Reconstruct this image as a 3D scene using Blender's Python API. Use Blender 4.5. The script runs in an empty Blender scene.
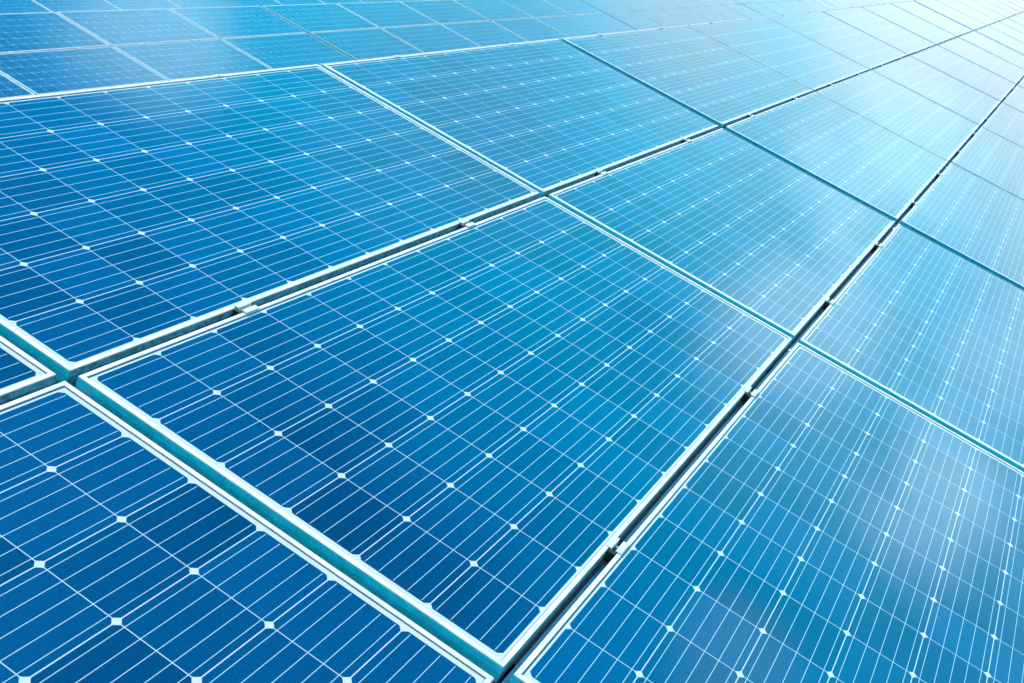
import bpy, bmesh, math, random
from mathutils import Vector, Matrix

random.seed(7)
scene = bpy.context.scene
COL = scene.collection
R = math.radians

# ------------------------------------------------------------------ solved geometry
F_PX = 1085.3816
CX = 637.5236
CAM = Vector((-1.39045, -2.28682, 1.36533))                 # in the plane of the nearest table (x along, y up the slope, z off it)
RIGHT = Vector((0.380148, -0.842086, 0.382596))
DOWN = Vector((-0.292704, -0.501918, -0.813881))
FWD = Vector((0.877389, 0.197408, -0.437285))
TILT = R(25.07)
L, W = 1.956, 0.992                                         # panel
GA, GB, GW = 0.021, 0.0295, 0.0623                          # gap between rows / between panels / between table sections
PITCH = 10.243                                              # metres between tables
TOP_Z = 2.45                                                # height of a table's top edge over the ground
SHIFT = [0.0, 9.628, 19.68]                                 # each table's offset along its length
RAISE = [0.0, 0.0, 0.13]                                    # the land rises a little towards the back
ROWS = 4

ct, st = math.cos(TILT), math.sin(TILT)
TM = Matrix(((1, 0, 0), (0, ct, -st), (0, st, ct)))         # table plane -> world


def table_matrix(k):
    return Matrix.Translation((SHIFT[k], PITCH * k, TOP_Z + RAISE[k])) @ TM.to_4x4()


def col_x(c):                                               # left edge of column c in a table
    x = (c - 1) * (L + GB)
    x += math.floor((c + 3) / 6) * (GW - GB)                # a wide gap before columns 3, 9, 15 ... and -3
    return x


def row_y(r):                                               # upper edge of row r
    return -r * (W + GA)


# ------------------------------------------------------------------ helpers
def link(name, bm, mats, parent=None, smooth=False):
    me = bpy.data.meshes.new(name)
    bmesh.ops.recalc_face_normals(bm, faces=bm.faces)
    bm.to_mesh(me)
    bm.free()
    for m in mats:
        me.materials.append(m)
    if smooth:
        for f in me.polygons:
            f.use_smooth = True
    o = bpy.data.objects.new(name, me)
    COL.objects.link(o)
    if parent:
        o.parent = parent
    return o


def box(bm, lo, hi, mat=0):
    vs = [bm.verts.new((x, y, z)) for z in (lo[2], hi[2]) for y in (lo[1], hi[1]) for x in (lo[0], hi[0])]
    for q in ((0, 1, 3, 2), (4, 5, 7, 6), (0, 1, 5, 4), (2, 3, 7, 6), (0, 2, 6, 4), (1, 3, 7, 5)):
        f = bm.faces.new([vs[i] for i in q])
        f.material_index = mat


def prism_x(bm, prof, x0, x1, mat=0):                       # closed y-z profile extruded along x
    a = [bm.verts.new((x0, y, z)) for y, z in prof]
    b = [bm.verts.new((x1, y, z)) for y, z in prof]
    n = len(prof)
    for i in range(n):
        bm.faces.new((a[i], a[(i + 1) % n], b[(i + 1) % n], b[i])).material_index = mat
    bm.faces.new(a).material_index = mat
    bm.faces.new(b).material_index = mat


def cyl(bm, r, z0, z1, n, c=(0, 0), r1=None):
    r1 = r if r1 is None else r1
    a = [bm.verts.new((c[0] + r * math.cos(2 * math.pi * i / n), c[1] + r * math.sin(2 * math.pi * i / n), z0)) for i in range(n)]
    b = [bm.verts.new((c[0] + r1 * math.cos(2 * math.pi * i / n), c[1] + r1 * math.sin(2 * math.pi * i / n), z1)) for i in range(n)]
    for i in range(n):
        bm.faces.new((a[i], a[(i + 1) % n], b[(i + 1) % n], b[i]))
    bm.faces.new(a)
    bm.faces.new(b)


class NT:
    """tiny wrapper for writing node graphs as expressions"""
    def __init__(s, tree):
        s.t = tree

    def n(s, kind, **kw):
        o = s.t.nodes.new(kind)
        for k, v in kw.items():
            setattr(o, k, v)
        return o

    def put(s, sock, v):
        if isinstance(v, bpy.types.NodeSocket):
            s.t.links.new(v, sock)
        else:
            sock.default_value = v

    def m(s, op, a, b=0.0, c=0.0, clamp=False):
        o = s.n('ShaderNodeMath', operation=op, use_clamp=clamp)
        s.put(o.inputs[0], a)
        s.put(o.inputs[1], b)
        s.put(o.inputs[2], c)
        return o.outputs[0]

    def v(s, op, a, b=(0, 0, 0)):
        o = s.n('ShaderNodeVectorMath', operation=op)
        s.put(o.inputs[0], a)
        if op == 'SCALE':
            s.put(o.inputs['Scale'], b)
        else:
            s.put(o.inputs[1], b)
        return o.outputs['Value'] if op in ('DOT_PRODUCT', 'LENGTH') else o.outputs[0]

    def mix(s, f, a, b):
        o = s.n('ShaderNodeMix', data_type='RGBA')
        s.put(o.inputs[0], f)
        s.put(o.inputs[6], a)
        s.put(o.inputs[7], b)
        return o.outputs[2]

    def noise(s, vec, scale, detail=3.0, rough=0.5, dist=0.0):
        o = s.n('ShaderNodeTexNoise')
        s.put(o.inputs['Vector'], vec)
        o.inputs['Scale'].default_value = scale
        o.inputs['Detail'].default_value = detail
        o.inputs['Roughness'].default_value = rough
        o.inputs['Distortion'].default_value = dist
        return o.outputs['Fac']

    def ramp(s, x, a, b, lo=0.0, hi=1.0, smooth=True):
        o = s.n('ShaderNodeMapRange', interpolation_type='SMOOTHSTEP' if smooth else 'LINEAR')
        s.put(o.inputs['Value'], x)
        for i, v in zip((1, 2, 3, 4), (a, b, lo, hi)):
            s.put(o.inputs[i], v)
        return o.outputs[0]


def material(name):
    m = bpy.data.materials.new(name)
    m.use_nodes = True
    t = NT(m.node_tree)
    return m, t, m.node_tree.nodes['Principled BSDF']


# ------------------------------------------------------------------ materials
CU, CV = 0.1594, 0.1597                                     # cell pitch along and across


def glass_material():
    m, t, p = material('solar_glass')
    tc = t.n('ShaderNodeTexCoord')
    sep = t.n('ShaderNodeSeparateXYZ')
    t.put(sep.inputs[0], tc.outputs['Object'])
    u, v = sep.outputs[0], sep.outputs[1]
    info = t.n('ShaderNodeObjectInfo')
    cu = t.m('ADD', t.m('DIVIDE', u, CU), 6.0)
    cv = t.m('ADD', t.m('DIVIDE', v, CV), 3.0)
    iu, iv = t.m('FLOOR', cu), t.m('FLOOR', cv)
    lu = t.m('MULTIPLY', t.m('SUBTRACT', t.m('SUBTRACT', cu, iu), 0.5), CU)
    lv = t.m('MULTIPLY', t.m('SUBTRACT', t.m('SUBTRACT', cv, iv), 0.5), CV)
    au, av = t.m('ABSOLUTE', lu), t.m('ABSOLUTE', lv)
    hu, hv = CU / 2 - 0.00075, CV / 2 - 0.00105
    inside = t.m('MULTIPLY', t.m('LESS_THAN', t.m('ABSOLUTE', u), 6 * CU), t.m('LESS_THAN', t.m('ABSOLUTE', v), 3 * CV))
    cell = t.m('MULTIPLY', t.m('LESS_THAN', au, hu), t.m('LESS_THAN', av, hv))
    # pseudo-square wafer: corners cut along the circle of the ingot
    rad = t.m('SQRT', t.m('ADD', t.m('MULTIPLY', au, au), t.m('MULTIPLY', av, av)))
    cut = t.m('LESS_THAN', rad, 0.1057)
    cell = t.m('MULTIPLY', t.m('MULTIPLY', cell, cut), inside)
    # five busbars along u, joined across neighbouring cells
    bw = CV / 5
    bl = t.m('SUBTRACT', t.m('FRACT', t.m('DIVIDE', t.m('ADD', lv, CV / 2), bw)), 0.5)
    bus = t.m('LESS_THAN', t.m('ABSOLUTE', bl), 0.00062 / bw)
    bus = t.m('MULTIPLY', bus, t.m('LESS_THAN', t.m('ABSOLUTE', u), 6 * CU - 0.004))
    bus = t.m('MULTIPLY', bus, inside)
    # hair-thin fingers across the busbars
    fin = t.m('ABSOLUTE', t.m('SUBTRACT', t.m('FRACT', t.m('DIVIDE', lu, 0.0021)), 0.5))
    fin = t.m('LESS_THAN', fin, 0.055)
    # tone of each wafer, of each panel, and fine crystal grain
    cmb = t.n('ShaderNodeCombineXYZ')
    t.put(cmb.inputs[0], iu)
    t.put(cmb.inputs[1], iv)
    t.put(cmb.inputs[2], t.m('MULTIPLY', info.outputs['Random'], 57.0))
    wn = t.n('ShaderNodeTexWhiteNoise', noise_dimensions='3D')
    t.put(wn.inputs['Vector'], cmb.outputs[0])
    grain = t.noise(tc.outputs['Object'], 420.0, 2.0, 0.6)
    cloudy = t.noise(t.v('ADD', tc.outputs['Object'], t.v('SCALE', (13.1, 7.7, 3.3), info.outputs['Random'])), 1.4, 3.0, 0.55)
    tone = t.m('ADD', 0.81, t.m('MULTIPLY', wn.outputs['Value'], 0.27))
    tone = t.m('ADD', tone, t.m('MULTIPLY', t.m('SUBTRACT', info.outputs['Random'], 0.5), 0.15))
    tone = t.m('ADD', tone, t.m('MULTIPLY', t.m('SUBTRACT', grain, 0.5), 1.2))
    tone = t.m('ADD', tone, t.m('MULTIPLY', t.m('SUBTRACT', cloudy, 0.5), 0.35))
    blue = t.mix(wn.outputs['Value'], (*CELL_A, 1), (*CELL_B, 1))
    blue = t.mix(t.m('MULTIPLY', fin, 0.10), blue, (0.02, 0.45, 0.70, 1))
    sc = t.v('SCALE', blue, tone)
    back = BACKSHEET
    c = t.mix(cell, (*back, 1), sc)
    c = t.mix(bus, c, (*BUSBAR, 1))
    # thin film of dust, in soft runs down the slope
    mp = t.n('ShaderNodeMapping')
    t.put(mp.inputs['Vector'], tc.outputs['Object'])
    mp.inputs['Scale'].default_value = (5.0, 1.0, 1.0)
    dust = t.ramp(t.noise(t.v('ADD', mp.outputs[0], t.v('SCALE', (31.0, 17.0, 0.0), info.outputs['Random'])), 1.6, 5.0, 0.6), 0.45, 0.8, 0.0, 0.003)
    c = t.mix(dust, c, (0.42, 0.50, 0.54, 1))
    t.put(p.inputs['Base Color'], c)
    p.inputs['Roughness'].default_value = 0.45
    p.inputs['IOR'].default_value = 1.25
    p.inputs['Specular IOR Level'].default_value = 0.0
    p.inputs['Coat Weight'].default_value = 1.0
    p.inputs['Coat IOR'].default_value = COAT_IOR
    t.put(p.inputs['Coat Roughness'], t.m('ADD', 0.05, t.m('MULTIPLY', dust, 14.0)))
    b = t.n('ShaderNodeBump')
    b.inputs['Strength'].default_value = 0.06
    b.inputs['Distance'].default_value = 0.004
    t.put(b.inputs['Height'], t.noise(tc.outputs['Object'], 5.0, 2.0, 0.5))
    t.put(p.inputs['Coat Normal'], b.outputs[0])
    return m


def metal_material(name, colour, rough, metallic, mottling, scale):
    m, t, p = material(name)
    tc = t.n('ShaderNodeTexCoord')
    n = t.noise(tc.outputs['Object'], scale, 5.0, 0.65)
    k = t.ramp(n, 0.35, 0.7, 1.0 - mottling, 1.0)
    t.put(p.inputs['Base Color'], t.v('SCALE', colour, k))
    t.put(p.inputs['Roughness'], t.ramp(n, 0.3, 0.7, rough, rough + 0.12))
    p.inputs['Metallic'].default_value = metallic
    return m


CELL_A = (0.0001, 0.041, 0.116)
CELL_B = (0.0004, 0.050, 0.134)
BACKSHEET = (0.47, 0.50, 0.53)
BUSBAR = (0.36, 0.52, 0.56)
COAT_IOR = 1.7

M_GLASS = glass_material()
M_LIP = metal_material('frame_aluminium', (0.72, 0.66, 0.62), 0.40, 0.05, 0.24, 18.0)
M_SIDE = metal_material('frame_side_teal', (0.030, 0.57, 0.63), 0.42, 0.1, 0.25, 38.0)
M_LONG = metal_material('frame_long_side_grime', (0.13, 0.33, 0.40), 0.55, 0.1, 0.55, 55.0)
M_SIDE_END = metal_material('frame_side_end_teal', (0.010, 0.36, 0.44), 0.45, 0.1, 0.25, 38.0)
M_LIP_SHADE = metal_material('frame_lip_shade', (0.055, 0.075, 0.085), 0.6, 0.0, 0.3, 30.0)
M_SHADOW = metal_material('shadow_black', (0.012, 0.015, 0.018), 0.7, 0.0, 0.2, 60.0)
M_CLAMP = metal_material('clamp_aluminium', (0.62, 0.61, 0.59), 0.34, 0.15, 0.15, 60.0)
M_BOLT = metal_material('bolt_steel', (0.42, 0.44, 0.46), 0.28, 1.0, 0.2, 90.0)
M_RAIL = metal_material('rail_galvanised', (0.30, 0.34, 0.36), 0.5, 0.7, 0.3, 12.0)
M_PURLIN = metal_material('purlin_aluminium', (0.74, 0.84, 0.88), 0.45, 0.2, 0.25, 20.0)


def ground_material():
    m, t, p = material('shade_dark_gravel')
    tc = t.n('ShaderNodeTexCoord')
    a = t.noise(tc.outputs['Object'], 0.35, 6.0, 0.6)
    b = t.noise(tc.outputs['Object'], 7.0, 6.0, 0.7)
    c = t.mix(t.ramp(a, 0.4, 0.62), (0.003, 0.006, 0.008, 1), (0.006, 0.009, 0.011, 1))  # near-black: shade beneath the tables put into the ground colour
    c = t.mix(t.ramp(b, 0.35, 0.7, 0.0, 0.7), c, (0.002, 0.004, 0.005, 1))
    t.put(p.inputs['Base Color'], c)
    p.inputs['Roughness'].default_value = 0.95
    p.inputs['Specular IOR Level'].default_value = 0.1
    bp = t.n('ShaderNodeBump')
    bp.inputs['Strength'].default_value = 0.6
    bp.inputs['Distance'].default_value = 0.05
    t.put(bp.inputs['Height'], b)
    t.put(p.inputs['Normal'], bp.outputs[0])
    return m


# ------------------------------------------------------------------ ground
bm = bmesh.new()
g = 400.0
N = 40
vs = [[bm.verts.new((-g + 2 * g * i / N, -g + 2 * g * j / N, 0.0)) for j in range(N + 1)] for i in range(N + 1)]
for i in range(N):
    for j in range(N):
        bm.faces.new((vs[i][j], vs[i + 1][j], vs[i + 1][j + 1], vs[i][j + 1]))
ground = link('ground', bm, [ground_material()])
ground['kind'] = 'structure'

# ------------------------------------------------------------------ one panel
LIP, FH, REC = 0.0105, 0.040, 0.0030


def frame_bm():
    """four mitred bars: lip on top, ribbed outer wall, recessed inner edge"""
    bm = bmesh.new()
    # profile (inset from the outer edge, height); material of the face that STARTS at the point: 0 aluminium lip, 1 teal side wall
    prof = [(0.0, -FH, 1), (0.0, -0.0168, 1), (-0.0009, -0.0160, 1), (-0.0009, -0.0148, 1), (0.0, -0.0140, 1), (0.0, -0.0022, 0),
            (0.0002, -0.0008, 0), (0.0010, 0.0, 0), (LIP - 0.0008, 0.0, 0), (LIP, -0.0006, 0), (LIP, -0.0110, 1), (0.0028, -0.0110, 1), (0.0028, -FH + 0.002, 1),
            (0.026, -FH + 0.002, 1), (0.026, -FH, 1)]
    n = len(prof)
    hx, hy = L / 2, W / 2
    mitre = 0.00022
    for axis, sgn in ((0, -1), (0, 1), (1, -1), (1, 1)):
        rings = []
        for e in (-1, 1):
            ring = []
            for d, z, _ in prof:
                if axis == 0:                              # bar along x at y = sgn*hy
                    co = (e * (hx - d - mitre), sgn * (hy - d), z)
                else:
                    co = (sgn * (hx - d), e * (hy - d - mitre), z)
                ring.append(bm.verts.new(co))
            rings.append(ring)
        a, b = rings
        for i in range(n):
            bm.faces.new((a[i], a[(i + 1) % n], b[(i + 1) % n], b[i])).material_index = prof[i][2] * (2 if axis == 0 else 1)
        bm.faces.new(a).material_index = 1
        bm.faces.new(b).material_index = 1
    for axis, sgn in ((0, -1), (0, 1), (1, -1), (1, 1)):   # dark strip between lip and glass, painting the lip's shadow
        q = []
        for d, z in ((LIP - 0.001, -REC - 0.002), (LIP - 0.001, -REC + 0.0006), (LIP + 0.0017, -REC + 0.0003), (LIP + 0.0021, -REC - 0.002)):
            for e in (-1, 1):
                q.append(bm.verts.new((e * (hx - d), sgn * (hy - d), z) if axis == 0 else (sgn * (hx - d), e * (hy - d), z)))
        for i in range(4):
            j = (i + 1) % 4
            bm.faces.new((q[2 * i], q[2 * i + 1], q[2 * j + 1], q[2 * j])).material_index = 3
    return bm


proto = bpy.data.objects.new('solar_panel', None)
COL.objects.link(proto)
proto.empty_display_size = 0.1
frame0 = link('frame', frame_bm(), [M_LIP, M_SIDE, M_LONG, M_LIP_SHADE], proto)
frame_mesh = frame0.data
end_mesh = frame0.data.copy()                               # the panels that start a section have a darker teal end wall
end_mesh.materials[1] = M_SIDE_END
close_mesh = frame_mesh.copy()                              # ... and those that close one have the lip of that edge coloured teal
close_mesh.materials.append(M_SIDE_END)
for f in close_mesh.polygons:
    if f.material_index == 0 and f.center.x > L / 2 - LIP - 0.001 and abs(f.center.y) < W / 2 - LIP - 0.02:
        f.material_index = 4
bm = bmesh.new()
ex = LIP - 0.002
box(bm, (-L / 2 + ex, -W / 2 + ex, -REC - 0.005), (L / 2 - ex, W / 2 - ex, -REC))
glass0 = link('glass_sheet', bm, [M_GLASS], proto)

# ------------------------------------------------------------------ one clamp: a channel hung between two frames by its flanges, with a bolt
bm = bmesh.new()
h = GA / 2 - 0.0012
wth = 0.0022
fl = GA / 2 + 0.0085
prof = [(-fl, 0.0002), (-h + wth, 0.0002), (-h + wth, -0.026), (h - wth, -0.026), (h - wth, 0.0002), (fl, 0.0002),
        (fl, 0.0019), (h - 2 * wth, 0.0019), (h - 2 * wth, -0.0235), (-h + 2 * wth, -0.0235), (-h + 2 * wth, 0.0019), (-fl, 0.0019)]
prism_x(bm, prof, -0.022, 0.022)
clamp0 = link('panel_clamp', bm, [M_CLAMP])
bm = bmesh.new()
cyl(bm, 0.0046, -0.0235, -0.0040, 16)
cyl(bm, 0.0038, -0.0040, -0.0028, 16, r1=0.0032)
cyl(bm, 0.0030, -0.0700, -0.0265, 12)
bolt0 = link('bolt', bm, [M_BOLT], clamp0)
bm = bmesh.new()
box(bm, (-0.031, -h + 0.001, -0.030), (-0.0225, h - 0.001, -0.0015))
shadow0 = link('shadow_block', bm, [M_SHADOW], clamp0)  # dark block added to stand for the shadow beside the clamp

# an end clamp for a table's top edge: one flange, its leg lies against the outer wall
bm = bmesh.new()
y0 = -GA / 2
prof = [(y0 - 0.0085, 0.0002), (y0 + 0.0008, 0.0002), (y0 + 0.0008, -0.034), (y0 + 0.0032, -0.034), (y0 + 0.0032, 0.0016), (y0 - 0.0085, 0.0016)]
prism_x(bm, prof, -0.020, 0.020)
end_clamp_mesh = link('end_clamp', bm, [M_LIP])
bm = bmesh.new()
cyl(bm, 0.0035, 0.0016, 0.0030, 12, c=(0.0, y0 - 0.004))
end_bolt_mesh = link('end_bolt', bm, [M_BOLT])
END = (end_clamp_mesh.data, end_bolt_mesh.data)
bpy.data.objects.remove(end_clamp_mesh)
bpy.data.objects.remove(end_bolt_mesh)

# ------------------------------------------------------------------ what is in view
CAM_W = TM @ CAM + Vector((0, 0, TOP_Z))
Rw, Dw, Fw = TM @ RIGHT, TM @ DOWN, TM @ FWD


def project(p):
    d = p - CAM_W
    z = d.dot(Fw)
    if z < 0.05:
        return None
    return CX + F_PX * d.dot(Rw) / z, 341.5 + F_PX * d.dot(Dw) / z


T0 = table_matrix(0)


def in_view(k, x0, x1, y0, y1, margin, right=None):
    """is any of this patch of table k inside the (widened) frame and not behind the table in front of it?"""
    Tk = table_matrix(k)
    front = table_matrix(k - 1).inverted() if k else None
    n = 14
    for i in range(n + 1):
        for j in range(n + 1):
            w = Tk @ Vector((x0 + (x1 - x0) * i / n, y0 + (y1 - y0) * j / n, 0))
            q = project(w)
            if not q or not (-margin <= q[0] <= 1024 + (margin if right is None else right) and min(0, -margin) * (right is None) <= q[1] <= 683 + margin):
                continue
            if front:
                a, b = front @ CAM_W, front @ w
                t = a.z / (a.z - b.z)
                if 0 < t < 1 and a.y + (b.y - a.y) * t < -0.01:
                    continue                              # the sight line meets the table in front below its top edge
            return True
    return False


# ------------------------------------------------------------------ words
ORD = ['', 'second ', 'third ', 'fourth ', 'fifth ', 'sixth ']
BANK = ['front bank', 'middle bank', 'farthest bank']
ROWN = ['top row', 'second row', 'third row', 'lowest row']
GAPN = {-1: 'a hidden wide gap', 0: 'first wide gap', 1: 'second wide gap', 2: 'third wide gap', 3: 'fourth wide gap', 4: 'fifth wide gap',
        5: 'sixth wide gap', 6: 'seventh wide gap'}


def where(c):
    b = math.floor((c + 3) / 6)                             # section; the gap to its right has number b
    left_of = (b + 1) * 6 - 3 - c                            # 1 = touching the gap to its right
    right_of = c - (b * 6 - 3) + 1
    if b <= 0 or left_of <= 3:
        o = ORD[left_of - 1]
        return (o + 'left of ' if o else 'just left of ') + GAPN[b]
    o = ORD[right_of - 1]
    return (o + 'right of ' if o else 'just right of ') + GAPN[b - 1]


LOOK = ['blue solar panel', 'pale blue solar panel', 'hazy pale solar panel']

# ------------------------------------------------------------------ panels
first = True
count = 0
placed = {}
for k in range(3):
    Tk = table_matrix(k)
    for r in range(ROWS):
        for c in range(-8, 46):
            x0, y1 = col_x(c), row_y(r)
            along = k == 0 and r < 3 and 0 <= c <= 20             # the front rows run on unbroken
            if not along and not in_view(k, x0, x0 + L, y1 - W, y1, (220, 60, 30)[k], 180 if k == 0 and c <= 6 else 0):
                continue
            if first:
                o, fr, first = proto, frame0, False
            else:
                o = proto.copy()
                COL.objects.link(o)
                for ch in (frame0, glass0):
                    d = ch.copy()
                    COL.objects.link(d)
                    d.parent = o
                    if ch is frame0:
                        fr = d
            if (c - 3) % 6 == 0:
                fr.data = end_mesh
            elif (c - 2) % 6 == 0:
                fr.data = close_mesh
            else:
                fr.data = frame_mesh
            wob = Matrix.Rotation(R(random.uniform(-0.17, 0.17)), 4, 'X') @ Matrix.Rotation(R(random.uniform(-0.09, 0.09)), 4, 'Y')
            o.matrix_world = Tk @ Matrix.Translation((x0 + L / 2, y1 - W / 2, 0)) @ wob
            o['label'] = f"{LOOK[k]}, {BANK[k]} {ROWN[r]}, {where(c)}"
            o['category'] = 'solar panel'
            o['group'] = f'solar panels of the {BANK[k]}'
            placed[(k, r, c)] = o
            count += 1

# ------------------------------------------------------------------ clamps
CL = (0.473, 1.448)
first = True
nclamp = 0
for k in range(2):
    Tk = table_matrix(k)
    for r in range(ROWS):                                    # the gap above row r
        if k == 1 and r != 1:
            continue
        for c in range(-8, 46):
            if (k, r, c) not in placed:
                continue
            if (k == 0 and c > 11) or (k == 1 and c > 12):
                continue
            for s, cx in enumerate(CL):
                x = col_x(c) + cx
                y = row_y(r) + GA / 2
                if not in_view(k, x - 0.01, x + 0.01, y - 0.012, y + 0.012, -4):
                    continue
                if first and r:
                    o, first = clamp0, False
                else:
                    o = clamp0.copy()
                    COL.objects.link(o)
                    if r == 0:
                        o.data = END[0]
                        o.name = 'end_clamp'
                    for ch in ((bolt0, shadow0) if r else (bolt0,)):
                        d = ch.copy()
                        COL.objects.link(d)
                        d.parent = o
                        if r == 0:
                            d.data = END[1]
                o.matrix_world = Tk @ Matrix.Translation((x, y, 0.0006))
                side = ('left', 'right')[s]
                o['label'] = f"{side} clamp atop {BANK[k]}'s {ROWN[r]} panel, {where(c)}"
                o['category'] = 'clamp'
                o['group'] = f'panel clamps of the {BANK[k]}'
                nclamp += 1
print('panels', count, 'clamps', nclamp)

# ------------------------------------------------------------------ the frames the banks lie on
for k in range(3):
    cs = sorted({c for (kk, r, c) in placed if kk == k})
    root = bpy.data.objects.new('mounting_frame', None)
    COL.objects.link(root)
    Tk = table_matrix(k)
    root.matrix_world = Matrix.Translation((SHIFT[k], PITCH * k, 0))
    root['label'] = ['grey metal mounting frame in the gaps beneath the front bank of panels', 'grey metal mounting frame hidden beneath the middle bank of panels',
                     'grey metal mounting frame hidden beneath the farthest bank of panels'][k]
    root['category'] = 'mounting frame'
    root['group'] = 'mounting frames under the panel banks'
    inv = root.matrix_world.inverted()
    y_low = row_y(ROWS - 1) - W - 0.03
    bm = bmesh.new()
    box(bm, (-0.02, y_low, -FH - 0.0835), (0.02, 0.03, -FH - 0.0435))
    rail0 = link('rail', bm, [M_RAIL], root)
    x0, x1 = col_x(cs[0]) - 0.1, col_x(cs[-1]) + L + 0.1
    bm = bmesh.new()
    box(bm, (x0, -0.03, -0.07), (x1, 0.03, 0.0))
    beam0 = link('support_beam', bm, [M_RAIL], root)
    bm = bmesh.new()
    box(bm, (x0, -0.034, -FH - 0.0425), (x1, 0.0045, -FH - 0.0015))
    purlin0 = link('purlin', bm, [M_PURLIN], root)
    for i in range(ROWS + 1):
        d = purlin0 if i == 0 else purlin0.copy()
        if i:
            COL.objects.link(d)
            d.parent = root
        d.matrix_local = inv @ Tk @ Matrix.Translation((0, row_y(i) + GA / 2 + (0 if 0 < i < ROWS else (0.0 if i == 0 else 0.03)), 0))
    firstr = True
    for c in cs:
        for cx in CL:
            if firstr:
                d, firstr = rail0, False
            else:
                d = rail0.copy()
                COL.objects.link(d)
                d.parent = root
            d.matrix_local = inv @ Tk @ Matrix.Translation((col_x(c) + cx, 0, 0))
    for i, yb in enumerate((-0.75, -3.25)):
        d = beam0 if i == 0 else beam0.copy()
        if i:
            COL.objects.link(d)
            d.parent = root
        d.matrix_local = inv @ Tk @ Matrix.Translation((0, yb, -FH - 0.0855))
    for i, yb in enumerate((-0.75, -3.25)):
        top = Tk @ Vector((0, yb, -FH - 0.0855 - 0.072))
        bm = bmesh.new()
        box(bm, (-0.04, -0.04, 0.0), (0.04, 0.04, top.z - 0.02))
        post0 = link('post', bm, [M_RAIL], root)
        xs = list(range(int(math.floor(x0)) + 1, int(x1), 4))
        for j, xp in enumerate(xs):
            d = post0 if j == 0 else post0.copy()
            if j:
                COL.objects.link(d)
                d.parent = root
            d.matrix_local = inv @ Matrix.Translation((SHIFT[k] + xp, top.y, 0))

# ------------------------------------------------------------------ sky and sun
WHITE = (9.6, 17.2, 20.2)
CLOUDS = ((-10, 18, 3, 14, 0.75, (3.2, 12.4, 15.6)), (17, 26, 2, 11, 0.75, (1.8, 6.6, 9.2)), (-12, 9, 1, 9, 0.60, (7.6, 11.2, 12.6)), (13, 15, 1, 9, 0.65, (6.6, 8.4, 9.1)),
          (-5.5, 21.5, 0.8, 6.0, 0.75, WHITE), (-17, 20, 0.3, 5.2, 0.85, (10.6, 19.6, 23.4)), (-14, 15, 1, 6, 0.30, WHITE), (32, 34.5, 1.0, 5.5, 0.50, WHITE),
          (-1, 13, 1, 6, 0.50, WHITE), (4, 10, 1, 7, 0.40, (9.5, 11.2, 11.8)), (-19, 33, 0.3, 4.0, 0.42, (5.0, 8.6, 9.2)), (6, 47, 1, 9, 0.65, (0.0, 0.7, 1.8)),
          (-5, 46, 1, 8, 0.65, (0.0, 0.5, 1.4)), (-26, 24, 2, 7, 0.5, (0.2, 7.0, 11.5)), (0, 28.5, 0.5, 3.6, 0.45, (0.0, 6.6, 11.0)))
SUN_AZ, SUN_EL = R(58), R(58)                               # azimuth counted from +X towards +Y
world = bpy.data.worlds.new('World')
scene.world = world
world.use_nodes = True
wt = NT(world.node_tree)
bg = world.node_tree.nodes['Background']
sky = wt.n('ShaderNodeTexSky', sky_type='NISHITA')
sky.sun_disc = False
sky.sun_elevation = SUN_EL
sky.sun_rotation = math.pi / 2 - SUN_AZ
sky.altitude = 200
sky.air_density = 1.0
sky.dust_density = 0.6
sky.ozone_density = 2.0
tc = wt.n('ShaderNodeTexCoord')
D = wt.v('NORMALIZE', tc.outputs['Generated'])
sp = wt.n('ShaderNodeSeparateXYZ')
wt.put(sp.inputs[0], D)
z = wt.m('MAXIMUM', sp.outputs[2], 0.0)
flat = wt.v('SCALE', D, wt.m('DIVIDE', 1.0, wt.m('ADD', z, 0.22)))
nz = wt.noise(flat, 1.5, 7.0, 0.58, 0.6)
nf = wt.noise(flat, 4.0, 6.0, 0.6, 0.4)


def dirv(az, el):
    return (math.cos(R(el)) * math.cos(R(az)), math.cos(R(el)) * math.sin(R(az)), math.sin(R(el)))


def lobe(az, el, r_in, r_out, ragged=7.0):                   # a cloud round one direction of the sky, radii in degrees
    dt = wt.m('MINIMUM', wt.v('DOT_PRODUCT', D, dirv(az, el)), 1.0)
    a = wt.m('MULTIPLY', wt.m('ARCCOSINE', dt), 57.2958)
    a = wt.m('ADD', a, wt.m('MULTIPLY', wt.m('SUBTRACT', nz, 0.5), ragged))
    a = wt.m('ADD', a, wt.m('MULTIPLY', wt.m('SUBTRACT', nf, 0.5), ragged))
    return wt.ramp(a, r_out, r_in)


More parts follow.
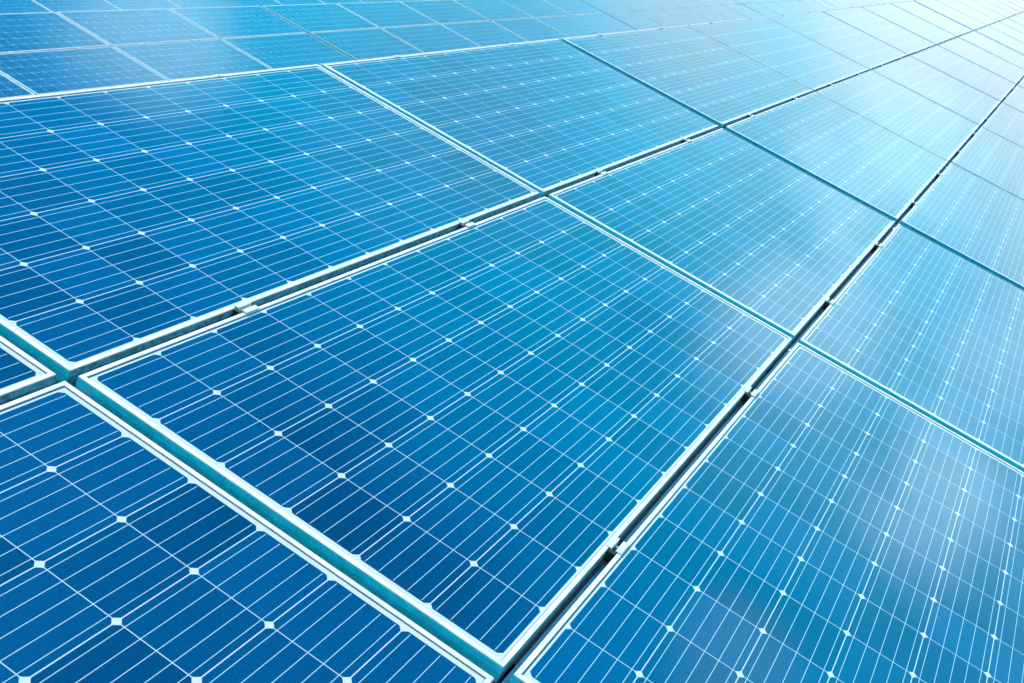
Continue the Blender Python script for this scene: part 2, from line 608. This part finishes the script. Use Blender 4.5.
zn = wt.m('ADD', z, wt.m('MULTIPLY', wt.m('SUBTRACT', nz, 0.5), 0.09))     # ragged edges for the cloud sheets
ramp = wt.n('ShaderNodeValToRGB')
cr = ramp.color_ramp
stops = [(0.10, (7.2, 8.9, 9.7)), (0.27, (3.6, 9.8, 11.7)), (0.375, (1.5, 9.8, 12.9)), (0.47, (0.25, 9.0, 13.3)), (0.54, (0.0, 8.8, 13.8)),
         (0.62, (0.0, 5.9, 11.8)), (0.72, (0.0, 3.3, 8.4)), (0.86, (0.0, 2.0, 6.0))]
while len(cr.elements) < len(stops):
    cr.elements.new(0.5)
for e, (pos, c) in zip(cr.elements, stops):
    e.position = pos
    e.color = (c[0] / 20, c[1] / 20, c[2] / 20, 1)
wt.put(ramp.inputs[0], zn)
veil = wt.v('SCALE', ramp.outputs[0], 20.0)                    # bright thin cloud and haze, whiter towards the horizon
blue_sky = wt.v('MULTIPLY', sky.outputs[0], (0.05, 0.85, 1.25))
colour = wt.mix(wt.ramp(zn, 0.95, 0.70, 0.25, 1.0), blue_sky, veil)
for az, el, a, b, s, c in CLOUDS:
    colour = wt.mix(wt.m('MULTIPLY', lobe(az, el, a, b), s), colour, (*c, 1))
wt.put(bg.inputs['Color'], colour)
bg.inputs['Strength'].default_value = 0.10

sun = bpy.data.objects.new('sun', bpy.data.lights.new('sun', 'SUN'))
COL.objects.link(sun)
sun.data.energy = 4.7
sun.data.angle = R(0.53)
sun.data.color = (1.0, 0.88, 0.77)
sd = Vector((math.cos(SUN_EL) * math.cos(SUN_AZ), math.cos(SUN_EL) * math.sin(SUN_AZ), math.sin(SUN_EL)))
sun.rotation_euler = sd.to_track_quat('Z', 'Y').to_euler()
sun.location = sd * 60

# ------------------------------------------------------------------ camera
cam = bpy.data.objects.new('camera', bpy.data.cameras.new('camera'))
COL.objects.link(cam)
cam.data.sensor_width = 36.0
cam.data.sensor_fit = 'HORIZONTAL'
cam.data.lens = F_PX / 1024 * 36.0
cam.data.shift_x = -(CX - 512.0) / 1024.0
cam.data.clip_start = 0.05
cam.data.clip_end = 1500.0
rot = Matrix((Rw, -Dw, -Fw)).transposed()
cam.matrix_world = Matrix.Translation(CAM_W) @ rot.to_4x4()
cam.data.dof.use_dof = True
cam.data.dof.focus_distance = 2.3
cam.data.dof.aperture_fstop = 13.0
scene.camera = cam

vs_ = scene.view_settings
vs_.view_transform = 'Standard'
vs_.look = 'None'
vs_.gamma = 1.0
vs_.exposure = 0.65
scene.render.engine = 'CYCLES'
scene.cycles.use_denoising = True
scene.cycles.max_bounces = 8
